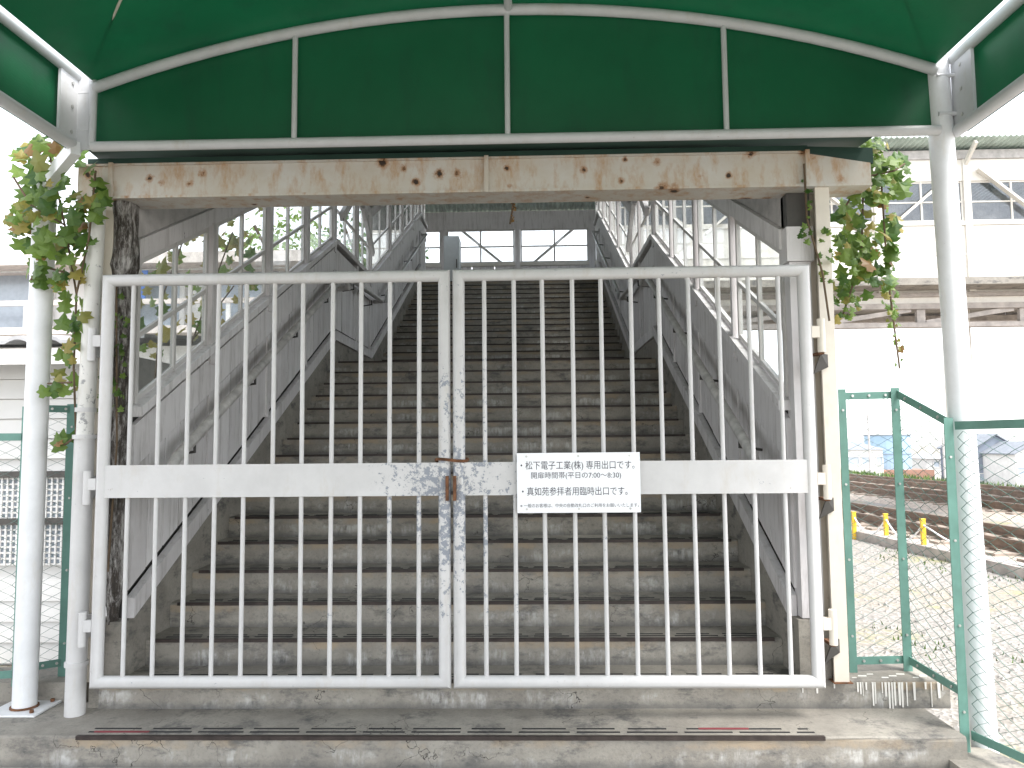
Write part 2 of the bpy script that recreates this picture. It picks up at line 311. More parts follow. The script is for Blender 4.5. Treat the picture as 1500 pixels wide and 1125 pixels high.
cyl(m,(cx0,112+rr),rr,zb,zt_); m.build('shell','tank_blue',t)
cyl(MB(),(cx0,112+rr),rr+.12,zt_,zt_+.18).build('rim','roof_grey',t); cyl(MB(),(cx0,112+rr),rr+.08,zb+2.2,zb+2.3).build('band','house_grey',t)
MB().box((cx0-rr-1,112+rr-5,-4.7),(cx0+rr+1,112+rr+5,zb)).build('brick_plinth','brick',t)
for i,x in enumerate((1275,1384)):
    p=U(x,695,Y=95); q=U(x,606 if i==0 else 640,Y=95); t=thing('utility_pole',(p.x,95,-4.6),('grey utility pole with cross arms standing before the white hipped-roof house','short grey utility pole between the tank and the blue-grey house')[i],'pole')
    MB().tube([(p.x,95,-4.6),(p.x,95,q.z)],.13,8).build('mast','soffit',t)
    for dz in(.4,1.1): MB().bar((p.x-.8,95.2,q.z-dz),(p.x+.8,95.2,q.z-dz),.1,.1).build('cross_arm','soffit',t)
# ---------------------------------------------------------------- footbridge across the stair top
BY,FY,BX0,BX1=16.6,19.8,-3.2,24
br=thing('footbridge',(10,18,4.0),'covered cream footbridge with windows and truss girder crossing above the railway','bridge')
MB().box((BX0,Y33+.302,4.80),(BX1,FY-.06,4.95)).build('deck','concrete',br)
def cor(m,x0,x1,y0,y1,z,amp,pitch,th=.012,axis='x',zf=None):
    nn=int((x1-x0)/pitch*6); 
    for k in range(nn):
        xa,xb=x0+(x1-x0)*k/nn,x0+(x1-x0)*(k+1)/nn; za,zb=[amp*math.sin(2*math.pi*x/pitch) for x in(xa,xb)]
        m.hexa([(xa,y0,z+za),(xb,y0,z+zb),(xb,y1,z+zb),(xa,y1,z+za),(xa,y0,z+za+th),(xb,y0,z+zb+th),(xb,y1,z+zb+th),(xa,y1,z+za+th)])
m=MB(); cor(m,BX0,BX1,BY-.55,FY+.5,8.02,.018,.12); m.v=[(x,y,z-(y-BY+.55)*.075) for x,y,z in m.v]; m.build('roof','roof_sheet',br,True)
for s,y in((0,BY),(1,FY)):
    yo=-.06 if s==0 else .06
    segs=[(BX0,-1.95),(2.15,BX1)] if s==0 else [(BX0,BX1)]
    for x0,x1 in segs:
        MB().box((x0,y-.05,7.22),(x1,y+.05,7.70)).build('header_board','bridge_paint' if s==0 else 'wood_paint',br)
        if s==0: MB().box((x0,y-.09,7.705),(x1,y+.09,7.90)).build('eave_beam','soffit',br)
        MB().box((x0,y-.075,6.235),(x1,y+.075,6.32)).build('sill','bridge_paint',br)
        if s==0: MB().box((x0,y-.04,4.75),(x1,y+.04,6.23)).build('wall_panel','bridge_paint',br); MB().box((x0,y-.055,5.57),(x1,y-.042,5.62)).build('batten','bridge_paint',br)
        else:
            x=x0
            while x<x1:
                gap=.02 if random.random()<.33 else .003
                MB().box((x,y-.02,4.75),(min(x+.3-gap,x1),y+.02,6.23)).build('board','wood_paint',br); x+=.3
    xs_=[.1+1.95*k for k in range(-2,12)]
    if s==0: xs_=[2.2+1.95*k for k in range(0,11)]
    for k,xp in enumerate(xs_):
        MB().box((xp-.07,y-.085,4.76),(xp+.07,y+.085,7.698)).build('post','bridge_paint' if s==0 else 'wood_paint',br)
        if k+1<len(xs_):
            xa,xb=xp+.075,xs_[k+1]-.075; xm=(xa+xb)/2; zm=6.76; f=MB()
            for x in(xa+.02,xm,xb-.02): f.box((x-.02,y-.025,6.322),(x+.02,y+.025,7.218))
            for xl,xr in((xa+.04,xm-.02),(xm+.02,xb-.04)):
                for z in(6.34,zm,7.2): f.box((xl,y-.02,z-.016),(xr,y+.02,z+.016))
            wo=f.build('window','bridge_paint' if s==0 else 'window_paint',br)
            for xl,xr in((xa+.04,xm-.02),(xm+.02,xb-.04)):
                for za,zb in((6.356,zm-.016),(zm+.016,7.184)): MB().box((xl,y-.004,za),(xr,y+.004,zb)).build('pane','bridge_glass' if s==0 else 'glass',wo)
            d=1 if (k+s)%2 else -1
            if s==0 or k in(1,2): MB().bar((xm-d*.85,y+yo*2.3,6.1),(xm+d*.75,y+yo*2.3,7.45),.05,.13,(0,1,0)).build('diagonal_brace','bridge_paint' if s==0 else 'soffit',br)
            if s==0: MB().bar((xp,y-.5,7.93),(xp,y-.06,7.6),.06,.10).build('eave_bracket','bridge_paint',br)
for y in(BY+.05,FY-.05):
    x0=2.3
    if y>18: MB().box((x0,y-.1,4.60),(BX1,y+.1,4.74)).build('edge_beam','girder',br); continue
    MB().box((x0,y-.1,4.0),(BX1,y+.1,4.10)).build('bottom_chord','girder',br); MB().box((x0,y-.1,4.40),(BX1,y+.1,4.52)).build('top_chord','girder',br)
    MB().box((x0,y-.14,4.66),(BX1,y+.02,4.745)).build('floor_edge','girder',br); MB().box((x0,y-.06,4.522),(BX1,y+.0,4.658)).build('fascia','bridge_paint',br)
    k=0; x=x0
    while x<BX1-2.2:
        MB().bar((x+.12,y,4.11),(x+2.0,y,4.39),.1,.09,(0,1,0)).build('web_diagonal','girder',br); MB().box((x-.08,y-.05,4.102),(x+.10,y+.05,4.398)).build('web_post','girder',br); x+=2.2
MB().box((BX0-.02,BY,4.95),(BX0+.06,FY,7.9)).build('end_wall','wood_paint',br)
for x in(U(1412,600,Y=18).x,17.5): MB().box((x-.2,17.9,zt(x,18)),(x+.2,18.4,4.79)).build('pier','bridge_paint',br)
# things on the top landing
p=U(650,346,Y=17.2); q=U(684-12,346,Y=17.2)
t=thing('cabinet',((p.x+q.x)/2,17.5,4.95),'tall pale grey metal cabinet standing at the top of the stairs','cabinet')
MB().box((p.x,17.2,4.99),(q.x,17.75,p.z)).build('body','cabinet',t); MB().box((p.x+.015,17.18,5.03),(q.x-.015,17.198,p.z-.04)).build('door','cabinet',t); MB().box((q.x-.06,17.16,5.6),(q.x-.04,17.179,5.8)).build('handle','dark_steel',t)
for dx in(.03,.32): MB().box((p.x+dx,17.25,4.95),(p.x+dx+.05,17.3,4.989)).build('foot','dark_steel',t)
def sack(c,rx,ry,rz,mat,lab,name):
    m=MB(); nu,nv=14,8; vs=[]
    for j in range(nv+1):
        ph=math.pi*j/nv
        for i in range(nu):
            a=2*math.pi*i/nu; k=1+.14*math.sin(3*a+j)+.08*math.sin(7*a-2*j); vs.append((c[0]+rx*k*math.sin(ph)*math.cos(a),c[1]+ry*k*math.sin(ph)*math.sin(a),c[2]+rz*(1-math.cos(ph))*(1 if j<nv-1 else 1.06)))
    m.add(vs,[(j*nu+i,j*nu+(i+1)%nu,(j+1)*nu+(i+1)%nu,(j+1)*nu+i) for j in range(nv) for i in range(nu)])
    tag(m.build(name,mat,None,True,origin=(c[0],c[1],c[2])),lab,'bag')
for x,rx,rz,mt,lab,nm in((730,.19,.14,'blue_plastic','bulging blue plastic bag lying at the stair top','plastic_bag'),(745,.17,.15,'clear_plastic','pale translucent plastic bag beside the bulging blue bag','plastic_bag'),(701,.34,.07,'blue_plastic','flat folded blue tarpaulin bundle on the top landing','tarpaulin')):
    p=U(x,413,Y=16.55); sack((p.x,16.55,4.95),rx,.2,rz,mt,lab,nm)
# ---------------------------------------------------------------- staircase
sw=thing('staircase',(0,Y3,0),'wide worn concrete staircase with dark metal nosings behind the gate','stairs')
def stepmesh(x0,x1,dep,h,seed):
    rs=random.Random(seed); m=MB(); nseg=36; rows=[(0,-h),(0,-.02),(.004,-.006),(.014,0),(dep,0)]
    for i in range(nseg+1):
        x=x0+(x1-x0)*i/nseg
        for k,(y,z) in enumerate(rows):
            j=.004 if k in(1,2,3) else (.002 if k==0 else 0); m.v.append((x,y+rs.uniform(-j,j),z+(rs.uniform(-j,j)*.5 if k in(1,2) else 0)))
    nr=len(rows)
    for i in range(nseg):
        for k in range(nr-1): m.f.append((i*nr+k,(i+1)*nr+k,(i+1)*nr+k+1,i*nr+k+1))
    m.f.append(tuple(range(nr))); m.f.append(tuple(nseg*nr+k for k in range(nr))[::-1])
    return m
def nosing(x0,x1):
    m=MB(); m.box((x0,-.007,-.015),(x1,.014,.0035)); return m
def inserts(x0,x1):
    m=MB(); x=x0+.03
    while x<x1-.1:
        l=min(rnd(.20,.27),x1-x-.03); m.box((x,.052,.0005),(x+l,.064,.003)); m.box((x+rnd(0,.02),.098,.0005),(x+l-rnd(0,.05),.109,.003)); x+=l+.035
    return m
var=[]; nos=None
for n_i in range(1,34):
    Y=yn(n_i); x0,x1=-W,W; dep=T+.03
    if n_i==1: Y=3.862; x0,x1=-4.5,2.52; dep=.5
    if n_i==2: Y=4.262; x0,x1=-1.98,2.66; dep=.33
    if n_i==17: dep=YL+T-Y+.03
    if n_i==33: dep=.32
    o=(0,Y,R*n_i)
    if n_i<=2 or n_i in(17,33) or len(var)<4:
        m=stepmesh(x0,x1,dep,R+.0,n_i); m.v=[(a,b+Y,c+R*n_i) for a,b,c in m.v]; s=m.build('step','step_concrete',sw)
        s.data.transform(Matrix.Translation(V((0,Y3-Y,-R*n_i)))); s.location=V((0,Y-Y3,R*n_i))
        if n_i>2 and n_i not in(17,33): var.append(s)
    else: s=inst(var[n_i%4],'step',sw,(0,Y-Y3,R*n_i))
    if n_i==1: ns=nosing(-1.86,1.84).build('nosing','nosing_metal',None); ns.parent=s; i_=inserts(-1.86,1.84).build('tread_insert','groove',None); i_.parent=s; r_=MB().box((-1.80,.050,.001),(-1.52,.066,.0042)).build('tread_insert','red_rubber',None); r_.parent=s; r_=MB().box((1.25,.095,.001),(1.5,.112,.0042)).build('tread_insert','red_rubber',None); r_.parent=s
    elif nos is None:
        nos=nosing(-1.82,1.82).build('nosing','nosing_metal',None); nos.parent=s; ins=inserts(-1.8,1.8).build('tread_insert','groove',None); ins.parent=s
    elif n_i!=2 or 1:
        inst(nos,'nosing',s,(0,0,0)); inst(ins,'tread_insert',s,(0,0,0))
# solid underneath so nothing shows through
m=MB()
for n_i in range(3,33):
    if n_i!=17: pass
prof=[(4.28,.0),(4.28,.14),(Y17+.05,2.36),(YL+.1,2.36),(Y33+.1,4.75),(Y33+.32,4.75),(Y33+.32,4.5),(Y33,4.4),(YL,2.0),(Y17+.3,2.0),(5,0)]
k=len(prof); m.add([(-1.86,y,z) for y,z in prof]+[(1.86,y,z) for y,z in prof],[(i,(i+1)%k,k+(i+1)%k,k+i) for i in range(k)]+[tuple(range(k))[::-1],tuple(range(k,2*k))]); m.build('soffit_slab','concrete',sw)
# paint drips on the second step
for i in range(24):
    x=(2.17,2.185,2.197,2.215,2.25,2.262,2.30,2.318,2.336,2.352,2.366,2.39,2.405,2.43,2.47,2.53,2.56,2.60,2.62)[i] if i<19 else 1.86+.05*(i-19)+rnd(-.02,.02); l=rnd(.03,.14) if i<19 else rnd(.02,.06); wd=rnd(.002,.008); y=4.2572
    MB().quadprism([(x-wd,y,.288),(x+wd,y,.288),(x+wd*.8,y,.288-l),(x-wd*.6,y,.288-l)],(0,.004,0)).build('paint_drip','paint_drip',sw)
for i in range(8):
    x=2.17+.055*i; y=4.30+.03*(i%3); q=rnd(.012,.026); MB().quadprism([(x-q,y-.3*q,.2995),(x+q*.8,y-.4*q,.2995),(x+q,y+.35*q,.2995),(x-q*.7,y+.4*q,.2995)],(0,0,.0025)).build('paint_splash','paint_drip',sw)
# ---------------------------------------------------------------- stair side walls
bays=[4.36,5.40,6.58,7.70,Y17,9.93,YL,12.3,13.5,14.7,Y33,16.55]
flights=[(4.36,Y17),(Y17,YL),(YL,Y33),(Y33,16.55)]
def sq(y0,y1,o0,o1,x,th,sgn,eps=0):      # slab following the nosing line between offsets o0..o1
    b0,b1=base(y0+1e-6),base(y1-1e-6)
    return MB().quadprism([(x,y0+eps,b0+o0),(x,y1-eps,b1+o0),(x,y1-eps,b1+o1),(x,y0+eps,b0+o1)],(sgn*th,0,0))
for sgn,lab in((-1,'white boarded stair wall with weathered windows on the ivy side of the stairs'),(1,'white boarded stair wall with bright windows on the railway side of the stairs')):
    wl_=thing('stair_wall',(sgn*1.95,Y3,.2),lab,'wall','glazed side walls of the stairs')
    for y0,y1 in flights:
        sq(y0,y1,-.18,.255,sgn*1.868,.10,sgn).build('curb','concrete',wl_)
        sq(y0,y1,.257,.37,sgn*1.845,.05,sgn,.001).build('base_trim','wood_paint',wl_)
        sq(y0,y1,.258,1.46,sgn*1.915,.02,sgn).build('wall_backing','backing',wl_)
        sq(y0,y1,1.10,1.355,sgn*1.872,.03,sgn,.001).build('plank','wood_paint',wl_)
        sq(y0,y1,1.402,1.46,sgn*1.835,.115,sgn,.001).build('sill','wood_paint',wl_)
        sq(y0,y1,2.33,2.45,sgn*1.87,.08,sgn,.001).build('wall_plate','wood_paint',wl_)
        sq(y0,y1,2.452,2.69,sgn*1.90,.03,sgn).build('frieze','soffit',wl_)
        nb=max(1,round((y1-y0)/.2)); me=None; d=(y1-y0)/nb
        for i in range(nb):
            ya=y0+d*i; dz=base(ya+1e-6)-base(y0+1e-6)
            if me is None: me=sq(ya+.006,ya+d-.006,.408,1.085,sgn*1.885,.022,sgn).build('board','wood_paint',wl_)
            else: inst(me,'board',wl_,(rnd(-.003,.003),d*i,dz))
    for i,y in enumerate(bays[:-1]):
        b=base(y); big=.045 if i in(0,4,6,10) or sgn<0 else .03
        if sgn>0 and i in(1,3): big=.022
        if i>0: MB().box((sgn*1.93,y-big,b+1.3),(sgn*1.86,y+big,b+2.328)).build('post','wood_paint',wl_); MB().box((sgn*1.90,y-.03,b+.372),(sgn*1.872,y+.03,b+1.098)).build('batten','wood_paint',wl_)
        y0,y1=y+(big if i else .02),bays[i+1]-.055
        ym=(y0+y1)/2; f=MB(); x=sgn*1.90
        for yy,wd in((y0+.018,.016),(ym,.013),(y1-.018,.016)):
            bb=base(yy); f.hexa([(x-.014,yy-wd,bb+1.462),(x+.014,yy-wd,bb+1.462),(x+.014,yy+wd,bb+1.462),(x-.014,yy+wd,bb+1.462),(x-.014,yy-wd,bb+2.328),(x+.014,yy-wd,bb+2.328),(x+.014,yy+wd,bb+2.328),(x-.014,yy+wd,bb+2.328)])
        lights=[(y0+.037,ym-.018),(ym+.018,y1-.037)]; om=1.86
        for a,c in lights:
            for o in(1.487,om,2.305): f.quadprism([(x-.012,a,base(a)+o-.015),(x-.012,c,base(c)+o-.015),(x-.012,c,base(c)+o+.015),(x-.012,a,base(a)+o+.015)],(.024,0,0))
        wo=f.build('window','window_paint',wl_)
        for a,c in lights:
            for o0,o1 in((1.507,om-.02),(om+.02,2.288)):
                MB().quadprism([(x-.003,a,base(a)+o0),(x-.003,c,base(c)+o0),(x-.003,c,base(c)+o1),(x-.003,a,base(a)+o1)],(.006,0,0)).build('pane','glass',wo)
    # landing knee braces
    for ya,yb,za,zb in((Y17+.1,Y17+.75,1.75,2.25),(YL-.1,YL-.75,1.75,2.25)): MB().bar((sgn*1.82,ya,2.55+za),(sgn*1.82,yb,2.55+zb),.05,.1).build('knee_brace','wood_paint',wl_)
    # end post at the gate
    if sgn<0:
        p=MB(); rs=random.Random(3); nz=26
        for j in range(nz+1):
            z=.60+(3.002-.60)*j/nz
            for k in range(10):
                a=2*math.pi*k/10; r=.062*rs.uniform(.72,1.1)*(1.35 if j>nz-5 else 1)*(.55 if j<2 else 1); p.v.append((-1.935+r*math.cos(a)*1.0,4.30+r*math.sin(a),z))
        for j in range(nz):
            for k in range(10): p.f.append((j*10+k,j*10+(k+1)%10,(j+1)*10+(k+1)%10,(j+1)*10+k))
        p.f.append(tuple(range(10))[::-1]); p.f.append(tuple(nz*10+k for k in range(10)))
        o=p.build('end_post','rotten_wood',wl_); o['label']='rotten dark timber post with peeling paint'
    else:
        MB().box((1.90,4.29,.62),(2.02,4.40,2.60)).build('end_post','wood_paint',wl_); MB().box((1.885,4.275,2.602),(2.035,4.415,2.80)).build('post_head','wood_paint',wl_)
        MB().box((1.90,4.30,2.802),(2.03,4.40,3.0)).build('post_bracket','dark_steel',wl_); MB().box((1.955,4.286,.7),(1.96,4.2895,2.55)).build('crack','backing',wl_)
    MB().box((sgn*1.87,4.27,.14),(sgn*2.04,4.42,.615)).build('plinth','concrete',wl_)
    # handrails
    def rail(y0,y1,mat,r,hook=True):
        x=sgn*1.745; pts=[V((x,y,base(y)+1.03)) for y in(y0,y1)]
        if hook: pts=[V((sgn*1.87,y0+.02,base(y0)+.90)),V((x,y0-.04,base(y0)+.90)),V((x,y0-.07,base(y0)+.96))]+pts+[V((sgn*1.87,y1+.03,base(y1)+1.03))]
        h=MB().tube(pts,r,10).build('handrail',mat,wl_,True)
        y=y0+.25
        while y<y1: MB().tube([(x,y,base(y)+1.03-r),(x,y,base(y)+.94),(sgn*1.885,y,base(y)+.92)],.009,6).build('bracket','dark_steel',wl_); y+=1.05
    rail(4.62,8.55,'handrail_paint',.034); rail(8.95,10.95,'handrail_paint',.03); rail(11.35,15.7,'stainless',.022)
# stair roof
ro=thing('stair_roof',(0,Y3,2.8),'corrugated sheet roof rising over the stairs on timber rafters','roof')
for y0,y1 in((4.46,Y17),(Y17,YL),(YL,Y33),(Y33,16.0)):
    m=MB(); b0,b1=base(y0+1e-6)+2.72,base(y1-1e-6)+2.72; nn=168
    for k in range(nn):
        xa,xb=-2.15+4.3*k/nn,-2.15+4.3*(k+1)/nn; za,zb=[.016*math.sin(2*math.pi*x/.1)+.34*(1-abs(x)/2.15) for x in(xa,xb)]
        m.hexa([(xa,y0,b0+za),(xb,y0,b0+zb),(xb,y1,b1+zb),(xa,y1,b1+za),(xa,y0,b0+za+.01),(xb,y0,b0+zb+.01),(xb,y1,b1+zb+.01),(xa,y1,b1+za+.01)])
    m.build('roof_sheet','roof_sheet',ro,True)
for i,y in enumerate(bays[1:-1]):
    b=base(y)
    for s in(-1,1): MB().bar((s*2.0,y,b+2.70),(s*.03,y,b+3.005),.07,.09).build('rafter','wood_paint',ro)
# ---------------------------------------------------------------- gate
GY=4.092; z0,z1,rp_=.344,2.505,.033
def leaf(xa,xb,lab,hinge):
    s=1 if hinge>0 else -1
    g=thing('gate_leaf',((xa+xb)/2,GY,z0-rp_),lab,'gate','double gate leaves'); 
    MB().tube([(xa+rp_,GY,z0),(xb-rp_,GY,z0),(xb-rp_,GY,z1),(xa+rp_,GY,z1)],rp_,16,True).build('frame','gate_paint',g,True)
    n=11; ia,ib=xa+2*rp_,xb-2*rp_; sp=(ib-ia)/(n+.35); me=None
    for i in range(n):
        x=ia+sp*(i+.675)
        if me is None: me=MB().tube([(x,GY,z0+rp_*.9),(x,GY,z1-rp_*.9)],.0122,10).build('bar','gate_paint',g,True); x00=x
        else: inst(me,'bar',g,(x-x00,0,0),(0,rnd(-.0022,.0022),0))
    MB().box((xa+2*rp_-.012,GY-.022,1.315),(xb-2*rp_+.012,GY-.014,1.49)).build('band_plate','gate_paint',g)
    hx=xa if hinge<0 else xb
    for z in(.62,1.37,2.15):
        h=MB(); h.box((hx-.005 if s>0 else hx-.05,GY-.02,z-.012),(hx+.05 if s>0 else hx+.005,GY+.012,z+.05)); h.build('hinge_tab','column_paint' if s>0 else 'gate_paint',g)
        MB().tube([(hx+s*.05,GY-.004,z-.09),(hx+s*.05,GY-.004,z+.09)],.021,12).build('hinge_barrel','column_paint' if s>0 else 'gate_paint',g,True)
    return g
GM=U(662,700,Y=GY).x
leaf(-1.93,GM-.006,'white tubular gate leaf on the ivy side with peeling meeting stile',-1)
gr_=leaf(GM+.006,1.936,'white tubular gate leaf carrying the white notice board',1)
# hinge brackets on right column are bare angled steel
ti=thing('rusty_wire_tie',(GM,GY,1.5),'rusted wire tie holding the two gate leaves together','tie')
for z in(1.50,1.507): MB().tube([(GM+.088*math.cos(a),GY+.05*math.sin(a),z+.006*math.sin(a*2)) for a in[k*math.pi/8 for k in range(16)]],.005,6,True).build('wire_loop','rust',ti)
la=thing('gate_latch',(GM,GY,1.3),'rusty latch plates at the meeting stiles of the gate','latch')
for s in(-1,1): MB().box((GM+s*.012 if s>0 else GM-.028,GY-.062,1.29),(GM+.028 if s>0 else GM-.012,GY-.0385,1.42)).build('plate','rust',la)
# notice board
a=U(757,667,Y=GY-.05); b=U(939,750,Y=GY-.05); sx0,sx1,sz1,sz0=a.x,b.x,U(848,663,Y=GY-.05).z,U(848,751,Y=GY-.05).z
nb_=thing('notice_board',((sx0+sx1)/2,GY-.05,sz0),'white notice board with lines of black Japanese lettering on the gate','sign')
MB().box((sx0,GY-.05,sz0),(sx1,GY-.046,sz1)).build('board','sign_white',nb_)
for x in(sx0+.05,(sx0+sx1)/2,sx1-.055):
    for z in(sz1-.018,sz0+.02): MB().tube([(x,GY-.0535,z),(x,GY-.0501,z)],.006,8).build('screw','bolt_steel',nb_)
sw_,sh_=sx1-sx0,sz1-sz0
def text(s,u0,u1,v,h):       # fraction of the board: left, right, baseline from the top, height of glyph
    cu=bpy.data.curves.new('lettering','FONT'); cu.body=s; cu.size=1
    to=bpy.data.objects.new('tmp',cu); col.objects.link(to); dg=bpy.context.evaluated_depsgraph_get(); dg.update()
    me=bpy.data.meshes.new_from_object(to.evaluated_get(dg)); bpy.data.objects.remove(to)
    co=np.array([q.co[:] for q in me.vertices]); 
    x0,x1=co[:,0].min(),co[:,0].max(); k=(u1-u0)*sw_/(x1-x0); kz=h*sh_/ .88
    for q in me.vertices: q.co=((q.co.x-x0)*k,0,q.co.y*kz)
    me.materials.clear(); me.materials.append(M['ink']); o=bpy.data.objects.new('lettering',me); col.objects.link(o); o.parent=nb_
    o.location=V((sx0+u0*sw_,GY-.0508,sz1-v*sh_))-V(nb_.location)
text('・松下電子工業(株) 専用出口です。',.03,.955,.265,.135)
text('開扉時間帯(平日の7:00〜8:30)',.115,.845,.42,.105)
text('・真如苑参拝者用臨時出口です。',.04,.895,.70,.135)
text('※ 一般のお客様は、中央の自動改札口のご利用をお願いいたします。',.025,.985,.905,.062)
# ---------------------------------------------------------------- beam, columns, drain pipe
bm_=thing('lintel_beam',(.1,4.3,3.0),'rust-spotted cream steel beam spanning above the gate','beam')
m=MB(); fz0,fz1=3.02,3.195
m.box((-2.16,4.2,fz0),(1.99,4.215,fz1)); m.quadprism([(1.99,4.2,fz0),(2.34,4.2,fz0+.0),(2.34,4.2,3.135),(1.99,4.2,fz1)],(0,.015,0)); m.build('web','beam_paint',bm_)
MB().box((-2.16,4.19,3.004),(2.34,4.40,3.019)).build('bottom_flange','beam_paint',bm_); MB().box((-2.16,4.19,3.196),(1.99,4.40,3.208)).build('top_flange','beam_paint',bm_)
for x in(-1.96,.19,1.985): MB().box((x-.012,4.176,3.0),(x+.012,4.1995,3.21)).build('stiffener','beam_paint',bm_)
MB().box((-2.0,4.385,3.02),(2.0,4.40,3.195)).build('back_web','beam_paint',bm_)
MB().box((2.31,4.26,3.02),(2.34,4.38,3.12)).build('end_plate','rust',bm_)
c_=thing('steel_column',(2.09,4.27,.3),'cream painted steel column carrying the gate hinges and beam','column')
MB().box((2.03,4.21,.3),(2.108,4.225,3.003)).build('front_flange','column_paint',c_); MB().box((2.065,4.2255,.3),(2.075,4.34,3.003)).build('web','column_paint',c_); MB().box((2.03,4.3405,.3),(2.108,4.355,3.003)).build('back_flange','column_paint',c_)
for z in(.62,1.37,2.15): MB().quadprism([(1.965,4.16,z-.2),(2.0,4.14,z-.09),(2.06,4.2,z-.09),(2.06,4.2,z-.16)],(0,.012,0)).build('hinge_bracket','dark_steel',c_); MB().box((1.975,4.09,z-.10),(2.0,4.205,z-.085)).build('hinge_shelf','rust',c_)
MB().box((2.02,4.19,.3),(2.12,4.37,.305)).build('base_plate','rust',c_)
c_=thing('gate_post',(-2.0,4.26,.3),'grey-beige steel channel post behind the drain pipe and gate','post')
MB().box((-2.04,4.235,.3),(-1.965,4.25,3.003)).build('front_flange','column_paint',c_); MB().box((-2.04,4.2505,.3),(-2.03,4.33,3.003)).build('web','column_paint',c_)
for z in(.62,1.37,2.15): MB().box((-2.0,4.085,z-.06),(-1.985,4.2345,z+.06)).build('hinge_bracket','gate_paint',c_)
d_=thing('drain_pipe',(-2.1,4.16,.15),'white drain pipe with flaking paint and collars beside the gate','pipe')
da,db,dc=U(110,1030,Y=4.17),U(124,640,Y=4.17),U(143,300,Y=4.17); da.z=.15
MB().tube([da,db],.052,16).build('lower_pipe','gate_paint',d_,True); MB().tube([db-V((0,0,.03)),dc],.045,16).build('upper_pipe','drain_paint',d_,True)
for z,r in((.42,.060),(db.z,.062),(db.z+.15,.054)):
    q=da.lerp(db,(z-da.z)/(db.z-da.z)); MB().tube([(q.x,4.17,z-.012),(q.x,4.17,z+.012)],r,16).build('collar','gate_paint',d_,True)
# ---------------------------------------------------------------- canopy
CY=3.98
xl=U(140,215,Y=CY).x-.02; xr=U(1376,193,Y=CY).x; zr_=U(750,203,Y=CY).z; zs=U(750,116,Y=CY).z; za=U(742,14,Y=CY).z; xm=(xl+xr)/2
cp=thing('canopy',(xm,CY,0),'green vinyl barrel canopy on white pipe frame above the entrance','canopy')
def arc(t,dz=0): x=xl+(xr-xl)*t; h=(xr-xl)/2; rise=za-zs; Rr=(h*h+rise*rise)/(2*rise); return (x,zs-(Rr-rise)+math.sqrt(Rr*Rr-(x-xm)**2)+dz)
NA=28; yb=-3.0; arcs=[arc(i/NA) for i in range(NA+1)]
MB().tube([(x,CY,z) for x,z in arcs],.030,12).build('arch_pipe','frame_paint',cp,True)
MB().tube([(xl,CY,zr_),(xr,CY,zr_)],.027,12).build('tie_rail','frame_paint',cp,True)
for px in(432,743,1062):
    x=U(px,120,Y=CY).x; t_=(x-xl)/(xr-xl); MB().tube([(x,CY-.002,zr_),(x,CY-.002,arc(t_)[1])],.015,10).build('strut','frame_paint',cp,True)
m=MB(); m.v=[(x,CY+.034,z+.03) for x,z in arcs]+[(x,CY+.034,zr_-.012) for x,z in arcs]; m.f=[(i,i+1,NA+2+i,NA+1+i) for i in range(NA)]; o=m.build('end_panel','green_vinyl',cp)
m=MB(); m.v=[(x,CY+.034,z+.034) for x,z in arcs]+[(x,yb,z+.034) for x,z in arcs]; m.f=[(i,i+1,NA+2+i,NA+1+i) for i in range(NA)]; m.build('roof_vinyl','green_vinyl',cp,True)
MB().tube([(xm,CY-.03,za-.005),(xm,yb,za-.005)],.022,10).build('ridge_pipe','frame_paint',cp,True)
for yy in(1.7,-.6,-2.9): MB().tube([(x,yy,z) for x,z in arcs],.030,8).build('arch_pipe','frame_paint',cp,True)
for s,x in((-1,xl-.09),(1,xr+.10)):
    for z,r in((zs+.065,.030),(zr_,.032)): MB().tube([(x,CY+.02,z),(x,yb,z)],r,12).build('side_rail','frame_paint',cp,True)
    MB().add([(x+s*.034,CY-.02,zs+.08),(x+s*.034,yb,zs+.08),(x+s*.034,yb,zr_-.02),(x+s*.034,CY-.02,zr_-.02)],[(0,1,2,3)]).build('side_panel','green_vinyl',cp)
    MB().box((x-.008,CY-.16,zr_+.03),(x+.008,CY+.03,zs+.04)).build('corner_plate','frame_paint',cp)
    if s<0: MB().box((xl-.10,CY-.01,zr_-.02),(xl+.01,CY+.0,zs+.08)).build('corner_plate','frame_paint',cp); MB().tube([(xl,CY-.002,zr_),(xl,CY-.002,zs+.1)],.02,10).build('strut','frame_paint',cp,True)
    for z in(zr_+.09,zs-.03): MB().tube([(x-s*.10,CY+.0,z),(x+s*.0,CY,z)],.012,8).build('bolt_arm','frame_paint',cp)
    for z in(zr_+.06,zr_+.2,zs-.0): MB().tube([(x-s*.009,CY-.06,z),(x-s*.014,CY-.06,z)],.011,6).build('bolt','bolt_steel',cp)
    e=V((xl+.01,CY-.05,zs+.10)) if s<0 else V((xr-.03,CY-.05,zs+.12)); MB().tube([e,(xm-s*-.72,2.15,za-.06)],.0065,6).build('brace_rod','column_paint',cp)
pz=U(1372,76,Y=4.12).z
